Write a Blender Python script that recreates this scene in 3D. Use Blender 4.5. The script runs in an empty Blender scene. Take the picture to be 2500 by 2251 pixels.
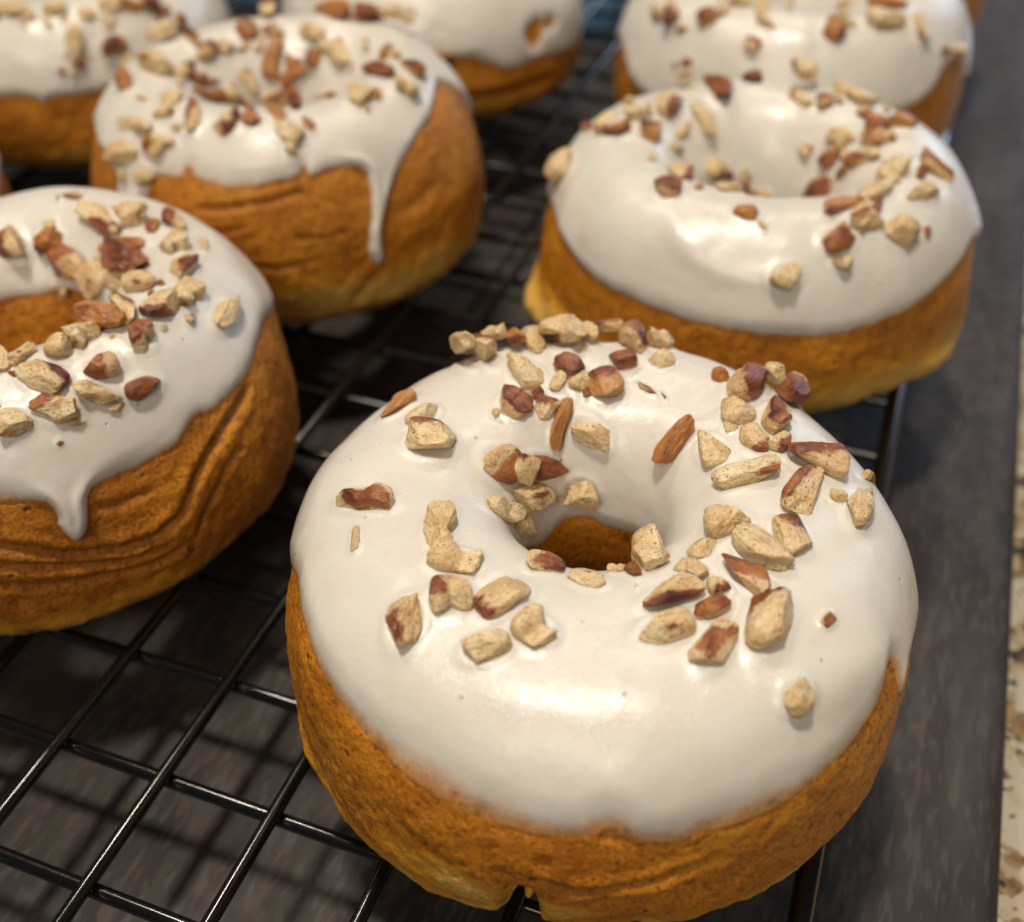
import bpy, math, random
import numpy as np
from mathutils import Vector, Matrix
from mathutils.bvhtree import BVHTree

random.seed(7)
sc = bpy.context.scene
COL = sc.collection

# ------------------------------------------------------------------ camera
PITCH, ROLL, YAW, FPX = 0.71664, -0.01703, -0.36845, 2699.5
CAM_H = 0.135                      # lens height above the top of the rack (z = 0)
W, H = 2500.0, 2251.0
f0 = np.array([math.sin(YAW), math.cos(YAW), 0.0])
r0 = np.array([math.cos(YAW), -math.sin(YAW), 0.0])
u0 = np.array([0, 0, 1.0])
FWD = math.cos(PITCH) * f0 - math.sin(PITCH) * u0
_up = math.sin(PITCH) * f0 + math.cos(PITCH) * u0
RGT = math.cos(ROLL) * r0 + math.sin(ROLL) * _up
UPV = -math.sin(ROLL) * r0 + math.cos(ROLL) * _up
cam_d = bpy.data.cameras.new('camera')
cam = bpy.data.objects.new('camera', cam_d)
COL.objects.link(cam)
M = Matrix.Identity(4)
for i in range(3):
    M[i][0], M[i][1], M[i][2] = RGT[i], UPV[i], -FWD[i]
M[2][3] = CAM_H
cam.matrix_world = M
cam_d.sensor_fit = 'HORIZONTAL'
cam_d.sensor_width = 36.0
cam_d.lens = 36.0 * FPX / W
cam_d.clip_start, cam_d.clip_end = 0.005, 20.0
cam_d.dof.use_dof = True
cam_d.dof.focus_distance = 0.140
cam_d.dof.aperture_fstop = cam_d.lens / 2.7      # a phone lens: about 2.7 mm wide opening
sc.camera = cam
EYE = np.array([0, 0, CAM_H])

# ------------------------------------------------------------------ light
world = bpy.data.worlds.new('World')
sc.world = world
world.use_nodes = True
bg = world.node_tree.nodes['Background']
bg.inputs[0].default_value = (1.0, 0.90, 0.78, 1)
bg.inputs[1].default_value = 0.05


def lamp(name, loc, target, power, radius, color):
    d = bpy.data.lights.new(name, 'AREA')
    d.shape = 'DISK'
    d.size = radius * 2
    d.energy = power
    d.color = color
    o = bpy.data.objects.new(name, d)
    COL.objects.link(o)
    o.location = loc
    v = Vector(target) - Vector(loc)
    o.rotation_euler = v.to_track_quat('-Z', 'Y').to_euler()
    return o


WARM = (1.0, 0.895, 0.75)
lamp('ceiling_and_fill_lamp', (-0.17, 0.03, 1.40), (-0.08, 0.16, 0), 13.0, 0.075, WARM)
lamp('ceiling_and_fill_lamp', (-0.70, 0.60, 1.40), (-0.08, 0.16, 0), 4.5, 0.07, WARM)
lamp('ceiling_and_fill_lamp', (-0.20, 1.30, 1.50), (-0.08, 0.2, 0), 4.0, 0.07, WARM)
lamp('ceiling_and_fill_lamp', (0.05, -1.00, 1.05), (-0.08, 0.16, 0), 6.5, 0.32, WARM)  # added fill light behind the camera, brightens the doughnuts' front sides
wl = lamp('window_light', (0.75, 2.4, 0.66), (-0.05, 0.2, 0), 10, 0.5, (0.55, 0.72, 1.0))
wl.data.shape = 'RECTANGLE'
wl.data.size, wl.data.size_y = 1.2, 0.55

vs = sc.view_settings
vs.view_transform = 'Standard'
vs.look = 'None'
vs.exposure = 0.0
vs.gamma = 1.0
vs.use_curve_mapping = False
sc.render.engine = 'CYCLES'
sc.cycles.use_denoising = True
sc.cycles.max_bounces = 5
sc.cycles.diffuse_bounces = 3
sc.cycles.glossy_bounces = 3
sc.cycles.transmission_bounces = 1
sc.cycles.sample_clamp_indirect = 4.0


# ------------------------------------------------------------------ helpers
def unit(v):
    v = np.asarray(v, float)
    return v / np.linalg.norm(v)


K = 2500.0 / 2021.0                # layout pixels (2021 wide) to photograph pixels


def ray(px, py):
    """direction through a layout pixel"""
    return unit((px * K - W / 2) / FPX * RGT - (py * K - H / 2) / FPX * UPV + FWD)


def project(P):
    v = np.asarray(P, float) - EYE
    d = v @ FWD
    return ((W / 2 + FPX * (v @ RGT) / d) / K, (H / 2 - FPX * (v @ UPV) / d) / K, d)


def _hash(ix, iy, iz, seed):
    h = (ix * 374761393 + iy * 668265263 + iz * 2147483647 + seed * 144269504) & 0xFFFFFFFF
    h = ((h ^ (h >> 13)) * 1274126177) & 0xFFFFFFFF
    h = ((h ^ (h >> 16)) * 2246822519) & 0xFFFFFFFF
    return ((h ^ (h >> 15)) & 0xFFFFFF) / float(0xFFFFFF) * 2 - 1


def vnoise(P, scale, seed=0):
    """smooth value noise in -1..1"""
    Q = np.asarray(P, float) * scale + 1000.0
    I = np.floor(Q).astype(np.int64)
    F = Q - I
    F = F * F * F * (F * (F * 6 - 15) + 10)
    out = 0
    for dx in (0, 1):
        wx = F[..., 0] if dx else 1 - F[..., 0]
        for dy in (0, 1):
            wy = F[..., 1] if dy else 1 - F[..., 1]
            for dz in (0, 1):
                wz = F[..., 2] if dz else 1 - F[..., 2]
                out = out + wx * wy * wz * _hash(I[..., 0] + dx, I[..., 1] + dy, I[..., 2] + dz, seed)
    return out


def fbm(P, scale, octs=3, seed=0):
    o, a, t = 0, 1.0, 0
    for k in range(octs):
        o = o + a * vnoise(P, scale * 2.03 ** k, seed + 17 * k)
        t += a
        a *= 0.5
    return o / t


def sstep(x, a, b):
    t = np.clip((x - a) / (b - a), 0, 1)
    return t * t * (3 - 2 * t)


def make_mesh(name, verts, faces, mat, smooth=True, attrs=None):
    me = bpy.data.meshes.new(name)
    verts = np.asarray(verts, np.float32)
    faces = np.asarray(faces, np.int32)
    n = faces.shape[1]
    me.vertices.add(len(verts))
    me.vertices.foreach_set('co', verts.ravel())
    me.loops.add(faces.size)
    me.loops.foreach_set('vertex_index', faces.ravel())
    me.polygons.add(len(faces))
    me.polygons.foreach_set('loop_start', np.arange(0, faces.size, n, dtype=np.int32))
    me.polygons.foreach_set('use_smooth', np.full(len(faces), smooth))
    me.update(calc_edges=True)
    for k, v in (attrs or {}).items():
        a = me.attributes.new(k, 'FLOAT', 'POINT')
        a.data.foreach_set('value', np.asarray(v, np.float32).ravel())
    me.materials.append(mat)
    return me


def link(name, me, parent=None, loc=None):
    o = bpy.data.objects.new(name, me)
    COL.objects.link(o)
    if parent is not None:
        o.parent = parent
    if loc is not None:
        o.location = loc
    return o


def tag(o, label=None, cat=None, group=None, kind=None):
    for k, v in (('label', label), ('category', cat), ('group', group), ('kind', kind)):
        if v:
            o[k] = v
    return o


# ------------------------------------------------------------------ materials
class NT:
    def __init__(self, name):
        self.m = bpy.data.materials.new(name)
        self.m.use_nodes = True
        self.t = self.m.node_tree
        self.b = self.t.nodes['Principled BSDF']

    def n(self, typ, **kw):
        nd = self.t.nodes.new(typ)
        for k, v in kw.items():
            if k.startswith('i_'):
                nd.inputs[k[2:].replace('_', ' ')].default_value = v
            else:
                setattr(nd, k, v)
        return nd

    def l(self, a, b):
        self.t.links.new(a, b)

    def noise(self, vec, scale, detail=3.0, rough=0.55, dist=0.0):
        nd = self.n('ShaderNodeTexNoise')
        nd.inputs['Scale'].default_value = scale
        nd.inputs['Detail'].default_value = detail
        nd.inputs['Roughness'].default_value = rough
        nd.inputs['Distortion'].default_value = dist
        if vec is not None:
            self.l(vec, nd.inputs['Vector'])
        return nd.outputs['Fac']

    def ramp(self, fac, stops, interp='LINEAR'):
        nd = self.n('ShaderNodeValToRGB')
        cr = nd.color_ramp
        cr.interpolation = interp
        while len(cr.elements) < len(stops):
            cr.elements.new(0.5)
        for e, (p, c) in zip(cr.elements, stops):
            e.position = p
            e.color = (*c, 1) if len(c) == 3 else c
        self.l(fac, nd.inputs[0])
        return nd.outputs[0]

    def math(self, op, a, b=None, clamp=False):
        nd = self.n('ShaderNodeMath', operation=op, use_clamp=clamp)
        for i, x in enumerate((a, b)):
            if x is None:
                continue
            if isinstance(x, (int, float)):
                nd.inputs[i].default_value = x
            else:
                self.l(x, nd.inputs[i])
        return nd.outputs[0]

    def mix(self, fac, a, b, blend='MIX'):
        nd = self.n('ShaderNodeMix', data_type='RGBA', blend_type=blend)
        for s, x in ((nd.inputs[0], fac), (nd.inputs[6], a), (nd.inputs[7], b)):
            if isinstance(x, (int, float)):
                s.default_value = x
            elif isinstance(x, tuple):
                s.default_value = (*x, 1)
            else:
                self.l(x, s)
        return nd.outputs[2]

    def smooth(self, x, a, b):
        nd = self.n('ShaderNodeMapRange', interpolation_type='SMOOTHSTEP')
        self.l(x, nd.inputs[0])
        nd.inputs[1].default_value, nd.inputs[2].default_value = a, b
        return nd.outputs[0]

    def bump(self, height, dist, strength=1.0, normal=None):
        nd = self.n('ShaderNodeBump')
        nd.inputs['Strength'].default_value = strength
        nd.inputs['Distance'].default_value = dist
        self.l(height, nd.inputs['Height'])
        if normal is not None:
            self.l(normal, nd.inputs['Normal'])
        return nd.outputs[0]

    def obj(self):
        return self.n('ShaderNodeTexCoord').outputs['Object']

    def attr(self, name):
        nd = self.n('ShaderNodeAttribute')
        nd.attribute_name = name
        return nd.outputs['Fac']

    def set(self, **kw):
        for k, v in kw.items():
            s = self.b.inputs[k.replace('_', ' ')]
            if isinstance(v, (int, float, tuple)):
                s.default_value = v
            else:
                self.l(v, s)


def dough_color(t, co):
    """baked pumpkin crumb: brown crust with darker pores, returns colour + heights"""
    big = t.noise(co, 90, 3)
    mid = t.noise(co, 420, 4, 0.6)
    fine = t.noise(co, 1700, 4, 0.65)
    base = t.ramp(big, [(0.30, (0.580, 0.185, 0.009)), (0.52, (0.740, 0.285, 0.014)), (0.75, (0.840, 0.380, 0.026))])
    base = t.mix(t.smooth(mid, 0.46, 0.30), base, (0.330, 0.100, 0.008))
    base = t.mix(t.math('MULTIPLY', t.smooth(fine, 0.48, 0.34), 0.95), base, (0.210, 0.055, 0.005))
    base = t.mix(t.math('MULTIPLY', t.smooth(fine, 0.54, 0.68), 0.75), base, (0.820, 0.440, 0.075))
    return base, big, mid, fine


def mat_dough():
    t = NT('baked_dough')
    co = t.obj()
    base, big, mid, fine = dough_color(t, co)
    info = t.n('ShaderNodeObjectInfo')
    sepc = t.n('ShaderNodeSeparateColor')
    t.l(info.outputs['Color'], sepc.inputs[0])
    # how far this one was baked: browner in broad patches
    patch = t.math('MULTIPLY', sepc.outputs[0], t.smooth(t.noise(co, 55, 2), 0.25, 0.62))
    base = t.mix(patch, base, t.mix(0.72, base, (0.330, 0.092, 0.007)))
    yel = t.attr('pale')
    yn = t.math('ADD', yel, t.math('MULTIPLY', t.math('SUBTRACT', mid, 0.5), 0.35))
    pale = t.ramp(fine, [(0.3, (0.520, 0.270, 0.035)), (0.5, (0.720, 0.440, 0.085)), (0.7, (0.800, 0.560, 0.170))])
    gold = t.mix(0.62, base, (0.760, 0.370, 0.030))
    colr = t.mix(t.smooth(yn, 0.12, 0.55), base, gold)
    colr = t.mix(t.smooth(yn, 0.55, 0.95), colr, pale)
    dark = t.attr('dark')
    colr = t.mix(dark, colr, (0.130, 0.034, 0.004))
    pores = t.n('ShaderNodeTexVoronoi', feature='F1')
    t.l(co, pores.inputs['Vector'])
    pores.inputs['Scale'].default_value = 330
    pore = t.smooth(pores.outputs['Distance'], 0.0, 0.22)
    psel = t.n('ShaderNodeSeparateColor')
    t.l(pores.outputs['Color'], psel.inputs[0])
    hole = t.math('MULTIPLY', t.math('SUBTRACT', 1.0, pore), t.math('LESS_THAN', psel.outputs[0], 0.30))
    colr = t.mix(t.math('MULTIPLY', hole, 0.6), colr, (0.110, 0.030, 0.004))
    h = t.math('ADD', t.math('MULTIPLY', mid, 0.7), t.math('MULTIPLY', fine, 0.5))
    h = t.math('SUBTRACT', h, t.math('MULTIPLY', hole, 0.9))
    t.set(Base_Color=colr, Roughness=0.46, Normal=t.bump(h, 0.0008, 0.85))
    t.b.inputs['Specular IOR Level'].default_value = 0.38
    return t.m


def mat_glaze():
    t = NT('sugar_glaze')
    co = t.obj()
    thick = t.attr('thick')                      # millimetres of glaze over the crust
    white = t.ramp(t.noise(co, 60, 3), [(0.3, (0.755, 0.712, 0.640)), (0.7, (0.810, 0.772, 0.712))])
    base, big, mid, fine = dough_color(t, co)
    tn = t.math('ADD', thick, t.math('MULTIPLY', t.math('SUBTRACT', mid, 0.5), 0.40))
    cover = t.smooth(tn, -0.04, 0.66)
    colr = t.mix(cover, t.mix(0.35, base, (0.55, 0.33, 0.14)), white)
    speck = t.smooth(t.noise(co, 520, 2, 0.5), 0.70, 0.76)
    colr = t.mix(t.math('MULTIPLY', speck, 0.10), colr, (0.42, 0.28, 0.14))
    grain = t.noise(co, 2600, 2, 0.6)
    wave = t.noise(co, 170, 4, 0.5)
    bub = t.n('ShaderNodeTexVoronoi', feature='F1')
    t.l(co, bub.inputs['Vector'])
    bub.inputs['Scale'].default_value = 420
    bs = t.n('ShaderNodeSeparateColor')
    t.l(bub.outputs['Color'], bs.inputs[0])
    pin = t.math('MULTIPLY', t.smooth(bub.outputs['Distance'], 0.16, 0.06), t.math('LESS_THAN', bs.outputs[0], 0.10))
    colr = t.mix(t.math('MULTIPLY', pin, 0.35), colr, (0.40, 0.30, 0.19))
    nrm = t.bump(t.math('MULTIPLY', pin, -1.0), 0.0003, 0.6)
    nrm = t.bump(grain, 0.00005, 0.35, nrm)
    nrm = t.bump(wave, 0.0007, 0.38, nrm)
    spark = t.bump(t.noise(co, 2100, 2, 0.6), 0.00020, 0.9)
    t.set(Base_Color=colr, Roughness=t.ramp(t.noise(co, 800, 3), [(0.3, (0.27,) * 3), (0.7, (0.38,) * 3)]),
          Normal=nrm, Subsurface_Weight=0.35, Subsurface_Radius=(1.0, 0.72, 0.45), Subsurface_Scale=0.0016)
    t.b.inputs['Specular IOR Level'].default_value = 0.5
    t.b.inputs['Coat Weight'].default_value = 0.5
    t.b.inputs['Coat Roughness'].default_value = 0.15
    t.l(spark, t.b.inputs['Coat Normal'])
    return t.m


def mat_nut():
    t = NT('pecan')
    info = t.n('ShaderNodeObjectInfo')
    sep = t.n('ShaderNodeSeparateColor')
    t.l(info.outputs['Color'], sep.inputs[0])
    thr, tone, side = sep.outputs[0], sep.outputs[1], sep.outputs[2]
    co = t.obj()
    off = t.n('ShaderNodeVectorMath', operation='ADD')
    t.l(co, off.inputs[0])
    cmb = t.n('ShaderNodeCombineXYZ')
    for i in range(3):
        t.l(t.math('MULTIPLY', info.outputs['Random'], 0.37 + 0.2 * i), cmb.inputs[i])
    t.l(cmb.outputs[0], off.inputs[1])
    p = off.outputs[0]
    big = t.noise(p, 260, 3)
    mid = t.noise(p, 900, 3)
    fine = t.noise(p, 3200, 2)
    flesh = t.ramp(big, [(0.3, (0.700, 0.480, 0.230)), (0.5, (0.800, 0.620, 0.350)), (0.72, (0.850, 0.730, 0.490))])
    flesh = t.mix(t.math('MULTIPLY', t.smooth(mid, 0.50, 0.38), 0.35), flesh, (0.480, 0.230, 0.070))
    flesh = t.mix(t.math('MULTIPLY', t.smooth(fine, 0.59, 0.66), 0.8), flesh, (0.190, 0.075, 0.022))
    amber = t.ramp(big, [(0.3, (0.360, 0.120, 0.020)), (0.7, (0.560, 0.235, 0.055))])
    flesh = t.mix(tone, flesh, amber)
    skin = t.ramp(big, [(0.32, (0.090, 0.024, 0.018)), (0.46, (0.260, 0.075, 0.026)), (0.66, (0.480, 0.180, 0.050))])
    skin = t.mix(t.math('MULTIPLY', t.smooth(fine, 0.45, 0.65), 0.35), skin, (0.085, 0.022, 0.016))
    # the skin covers one side of the piece: a tilted plane through its own axes
    rot = t.n('ShaderNodeVectorRotate', rotation_type='AXIS_ANGLE')
    gen = t.n('ShaderNodeTexCoord').outputs['Generated']
    t.l(gen, rot.inputs['Vector'])
    rot.inputs['Center'].default_value = (0.5, 0.5, 0.5)
    rot.inputs['Axis'].default_value = (0.75, 0.25, 0.6)
    t.l(t.math('MULTIPLY', side, 6.28), rot.inputs['Angle'])
    sx = t.n('ShaderNodeSeparateXYZ')
    t.l(rot.outputs[0], sx.inputs[0])
    v = t.math('ADD', sx.outputs[2], t.math('MULTIPLY', t.math('SUBTRACT', mid, 0.5), 0.45))
    v = t.math('SUBTRACT', v, thr)
    mask = t.smooth(v, -0.015, 0.03)
    colr = t.mix(mask, flesh, skin)
    mp = t.n('ShaderNodeMapping')
    t.l(p, mp.inputs[0])
    mp.inputs['Scale'].default_value = (0.35, 1.6, 1.2)
    fib = t.noise(mp.outputs[0], 1500, 3, 0.6, 0.6)
    h = t.math('ADD', t.math('MULTIPLY', mid, 0.6), t.math('MULTIPLY', fine, 0.3))
    h = t.math('ADD', h, t.math('MULTIPLY', fib, 0.5))
    rim_d = t.math('MULTIPLY', t.smooth(v, -0.06, -0.01), t.math('SUBTRACT', 1.0, mask))
    colr = t.mix(t.math('MULTIPLY', rim_d, 0.55), colr, (0.300, 0.120, 0.035))
    t.set(Base_Color=colr, Roughness=0.34, Normal=t.bump(h, 0.0005, 0.7),
          Subsurface_Weight=0.25, Subsurface_Radius=(1.0, 0.6, 0.25), Subsurface_Scale=0.0010)
    return t.m


def mat_wire():
    t = NT('black_coated_wire')
    co = t.obj()
    t.set(Base_Color=(0.003, 0.003, 0.003, 1), Roughness=t.ramp(t.noise(co, 700, 3), [(0.3, (0.12,) * 3), (0.7, (0.20,) * 3)]),
          Normal=t.bump(t.noise(co, 700, 3), 0.00006, 0.2))
    t.b.inputs['Specular IOR Level'].default_value = 0.65
    t.b.inputs['Coat Weight'].default_value = 0.6
    t.b.inputs['Coat Roughness'].default_value = 0.16
    return t.m


def mat_board():
    t = NT('stained_wood')
    co = t.obj()
    mp = t.n('ShaderNodeMapping')
    t.l(co, mp.inputs[0])
    mp.inputs['Scale'].default_value = (1.0, 0.22, 1.0)
    g1 = t.noise(mp.outputs[0], 160, 5, 0.6, 0.4)
    g2 = t.noise(mp.outputs[0], 850, 3, 0.6)
    big = t.noise(co, 22, 3)
    c = t.ramp(g1, [(0.30, (0.017, 0.0132, 0.0115)), (0.5, (0.030, 0.0248, 0.0222)), (0.70, (0.052, 0.0440, 0.0398))])
    c = t.mix(t.math('MULTIPLY', t.smooth(g2, 0.50, 0.62), 0.6), c, (0.080, 0.067, 0.059))
    c = t.mix(t.math('MULTIPLY', t.smooth(big, 0.42, 0.70), 0.45), c, (0.040, 0.027, 0.021))
    h = t.math('ADD', g1, t.math('MULTIPLY', g2, 0.4))
    t.set(Base_Color=c, Roughness=t.ramp(g1, [(0.3, (0.72,) * 3), (0.7, (0.58,) * 3)]), Normal=t.bump(h, 0.0004, 0.4))
    return t.m


def mat_granite():
    t = NT('granite')
    co = t.obj()
    v = t.n('ShaderNodeTexVoronoi', feature='F1')
    nz = t.n('ShaderNodeTexNoise')
    nz.inputs['Scale'].default_value = 120
    nz.inputs['Detail'].default_value = 3
    t.l(co, nz.inputs['Vector'])
    add = t.n('ShaderNodeMix', data_type='RGBA', blend_type='LINEAR_LIGHT')
    add.inputs[0].default_value = 0.012
    t.l(co, add.inputs[6])
    t.l(nz.outputs['Color'], add.inputs[7])
    t.l(add.outputs[2], v.inputs['Vector'])
    v.inputs['Scale'].default_value = 170
    s = t.n('ShaderNodeSeparateColor')
    t.l(v.outputs['Color'], s.inputs[0])
    f = t.math('ADD', t.math('MULTIPLY', s.outputs[0], 0.45), t.math('MULTIPLY', t.noise(co, 95, 4, 0.6, 0.8), 0.75))
    c = t.ramp(f, [(0.36, (0.045, 0.045, 0.055)), (0.43, (0.300, 0.200, 0.100)), (0.52, (0.480, 0.350, 0.190)), (0.62, (0.640, 0.540, 0.390)), (0.78, (0.700, 0.630, 0.510))])
    c = t.mix(t.smooth(t.noise(co, 420, 3), 0.61, 0.68), c, (0.06, 0.055, 0.06))
    c = t.mix(1.0, c, (0.70, 0.68, 0.66), 'MULTIPLY')
    t.set(Base_Color=c, Roughness=0.22)
    return t.m


def mat_cloth():
    t = NT('blue_cloth')
    co = t.obj()
    w = t.noise(co, 1500, 2)
    c = t.ramp(t.noise(co, 30, 3), [(0.3, (0.014, 0.060, 0.125)), (0.7, (0.026, 0.100, 0.195))])
    t.set(Base_Color=c, Roughness=0.85, Normal=t.bump(w, 0.0006, 0.6))
    t.b.inputs['Sheen Weight'].default_value = 0.3
    return t.m


M_DOUGH, M_GLAZE, M_NUT = mat_dough(), mat_glaze(), mat_nut()
M_WIRE, M_BOARD, M_GRANITE, M_CLOTH = mat_wire(), mat_board(), mat_granite(), mat_cloth()

# ------------------------------------------------------------------ counter, board
BOARD_Z = -0.022
BOARD_T = 0.012


def slab(x0, x1, y0, y1, z0, z1, rad, seg=5):
    """a slab with rounded top edges and corners (rings of a rounded rectangle)"""
    def ringpts(inset, z, rc):
        pts = []
        for (cx, cy, a0) in ((x1 - rc - 0, y1 - rc, 0), (x0 + rc, y1 - rc, 90), (x0 + rc, y0 + rc, 180), (x1 - rc, y0 + rc, 270)):
            for k in range(7):
                a = math.radians(a0 + 15 * k)
                pts.append((cx + (rc - inset) * math.cos(a), cy + (rc - inset) * math.sin(a), z))
        return pts
    rc = max(rad * 2.5, 0.004)
    rings = [ringpts(0, z0, rc)]
    for k in range(seg + 1):
        a = math.pi / 2 * k / seg
        rings.append(ringpts(rad * (1 - math.cos(a)), z1 - rad + rad * math.sin(a), rc))
    return rings


def slab_mesh(name, rings, mat):
    me = bpy.data.meshes.new(name)
    n = len(rings[0])
    vs_ = [p for r in rings for p in r]
    fs = []
    for i in range(len(rings) - 1):
        for j in range(n):
            fs.append((i * n + j, i * n + (j + 1) % n, (i + 1) * n + (j + 1) % n, (i + 1) * n + j))
    fs.append(tuple(range((len(rings) - 1) * n, len(rings) * n)))
    fs.append(tuple(reversed(range(n))))
    me.from_pydata(vs_, [], fs)
    me.materials.append(mat)
    for p in me.polygons:
        p.use_smooth = len(p.vertices) == 4
    me.update()
    return me


ct = link('countertop', slab_mesh('countertop', slab(-1.2, 0.9, -0.45, 1.3, BOARD_Z - BOARD_T - 0.03, BOARD_Z - BOARD_T, 0.004), M_GRANITE))
tag(ct, 'speckled beige and brown granite countertop beside the board', 'countertop', kind='structure')
bd = link('wooden_board', slab_mesh('wooden_board', slab(-0.52, 0.0380, -0.15, 0.640, BOARD_Z - BOARD_T, BOARD_Z, 0.0036), M_BOARD))
tag(bd, 'dark grey brown stained wooden board lying under the wire rack', 'board')

# ------------------------------------------------------------------ cooling rack
WR = 0.00105


def tube(pts, rad, seg=12, caps=True):
    pts = [np.asarray(p, float) for p in pts]
    n = len(pts)
    V, F = [], []
    prev = None
    for i, p in enumerate(pts):
        d = unit(pts[min(i + 1, n - 1)] - pts[max(i - 1, 0)])
        a = np.array([0, 0, 1.0]) if abs(d[2]) < 0.9 else np.array([1.0, 0, 0])
        if prev is not None:
            a = prev
        x = unit(a - d * (a @ d))
        prev = x
        y = np.cross(d, x)
        for k in range(seg):
            t = 2 * math.pi * k / seg
            V.append(p + rad * (math.cos(t) * x + math.sin(t) * y))
    for i in range(n - 1):
        for k in range(seg):
            F.append((i * seg + k, i * seg + (k + 1) % seg, (i + 1) * seg + (k + 1) % seg, (i + 1) * seg + k))
    return V, F


def tube_obj(name, pts, rad, parent, seg=12):
    V, F = tube(pts, rad, seg)
    me = make_mesh(name, V, F, M_WIRE)
    return link(name, me, parent)


rack = bpy.data.objects.new('cooling_rack', None)
COL.objects.link(rack)
rack.location = (-0.15, 0.23, BOARD_Z)
tag(rack, 'black wire cooling rack holding the glazed doughnuts', 'cooling rack')
RX, RY = -0.15, 0.23


def loc(p):
    return (p[0] - RX, p[1] - RY, p[2] - BOARD_Z)


SA, X0 = 0.01778, -0.09679
SB, Y0 = 0.01771, 0.04823
X_R, X_L, Y_F, Y_B = 0.0090, X0 - 13 * SA - 0.008, 0.0125, Y0 + 24 * SB + 0.009
rng = random.Random(3)
for i in range(-13, 6):                                     # upper wires, away from the viewer
    x = X0 + i * SA
    pts = [loc((x + rng.uniform(-1, 1) * 0.00012, Y_F + (Y_B - Y_F) * k / 8, -WR)) for k in range(9)]
    tube_obj('wire', pts, WR, rack)
for j in range(-1, 25):                                     # lower wires, across
    y = Y0 + j * SB
    pts = [loc((X_L + (X_R - X_L) * k / 8, y + rng.uniform(-1, 1) * 0.00012, -3 * WR + 0.00012)) for k in range(9)]
    tube_obj('wire', pts, WR, rack)
RR = 0.0016
rim = []
rc = 0.012
for (cx, cy, a0) in ((X_R - rc, Y_B - rc, 0), (X_L + rc, Y_B - rc, 90), (X_L + rc, Y_F + rc, 180), (X_R - rc, Y_F + rc, 270)):
    for k in range(7):
        a = math.radians(a0 + 15 * k)
        rim.append(loc((cx + rc * math.cos(a), cy + rc * math.sin(a), -2 * WR)))
rim.append(rim[0])
tube_obj('rim', rim, RR, rack)
for (x, sx) in ((X_R - 0.004, 1), (X_L + 0.004, -1)):
    for y in (Y_F + 0.03, Y_B - 0.03):
        pts = [loc((x, y - 0.012, -0.004)), loc((x, y - 0.011, -0.012)), loc((x, y - 0.007, BOARD_Z + 0.0022)),
               loc((x, y, BOARD_Z + 0.0013)), loc((x, y + 0.007, BOARD_Z + 0.0022)), loc((x, y + 0.011, -0.012)), loc((x, y + 0.012, -0.004))]
        tube_obj('foot', pts, 0.0013, rack)


# ------------------------------------------------------------------ doughnuts
def profile(R, rh, Hh, zr, n_up, lip, n_in=0.0, m_low=2.3):
    """section of the ring from the outer rim over the top to the hole and under: r, z"""
    ph = np.linspace(0, 2 * math.pi, 4001)
    c, s = np.cos(ph), np.sin(ph)
    Rc, a = (R + rh) / 2, (R - rh) / 2
    up = s >= 0
    ex = np.where(up, np.where(c > 0, 2.0 / n_up, 2.0 / (n_up + n_in)), 2.0 / m_low)
    rr = Rc + a * np.sign(c) * np.abs(c) ** ex
    zz = np.where(up, zr + (Hh - zr) * np.abs(s) ** ex, zr - zr * np.abs(s) ** ex)
    # the crust draws in a little just above the rim, leaving a lip
    rr = rr + np.where(c > 0, 1, 0) * lip * np.exp(-((zz - 0.0075) / 0.0022) ** 2)
    return rr, zz


def polydist(X, S, px, ps):
    """distance from each (X, S) to an open polyline"""
    best = np.full(X.shape, 1e9)
    for k in range(len(px) - 1):
        ax, as_, bx, bs = px[k], ps[k], px[k + 1], ps[k + 1]
        dx, ds = bx - ax, bs - as_
        L2 = dx * dx + ds * ds + 1e-16
        lo, hi = min(ax, bx) - 0.012, max(ax, bx) + 0.012
        i0, i1 = np.searchsorted(X[:, 0], lo), np.searchsorted(X[:, 0], hi)
        if i1 <= i0:
            continue
        xs, ss = X[i0:i1], S[i0:i1]
        t = np.clip(((xs - ax) * dx + (ss - as_) * ds) / L2, 0, 1)
        d = np.hypot(xs - ax - t * dx, ss - as_ - t * ds)
        best[i0:i1] = np.minimum(best[i0:i1], d)
    return best


def above(X, S, px, ps):
    cnt = np.zeros(X.shape, int)
    for k in range(len(px) - 1):
        ax, bx = px[k], px[k + 1]
        if ax == bx:
            continue
        lo, hi = min(ax, bx), max(ax, bx)
        i0, i1 = np.searchsorted(X[:, 0], lo, 'left'), np.searchsorted(X[:, 0], hi, 'left')
        if i1 <= i0:
            continue
        xs = X[i0:i1]
        sv = ps[k] + (ps[k + 1] - ps[k]) * (xs - ax) / (bx - ax)
        cnt[i0:i1] += (sv < S[i0:i1])
    return (cnt % 2) == 1


# nut pieces: a few dozen shapes shared between all doughnuts
def ico(level):
    import bmesh
    bm = bmesh.new()
    bmesh.ops.create_icosphere(bm, subdivisions=level, radius=1.0)
    V = np.array([v.co[:] for v in bm.verts])
    F = np.array([[v.index for v in f.verts] for f in bm.faces])
    bm.free()
    return V, F


ICO4, ICO3 = ico(5), ico(4)


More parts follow.
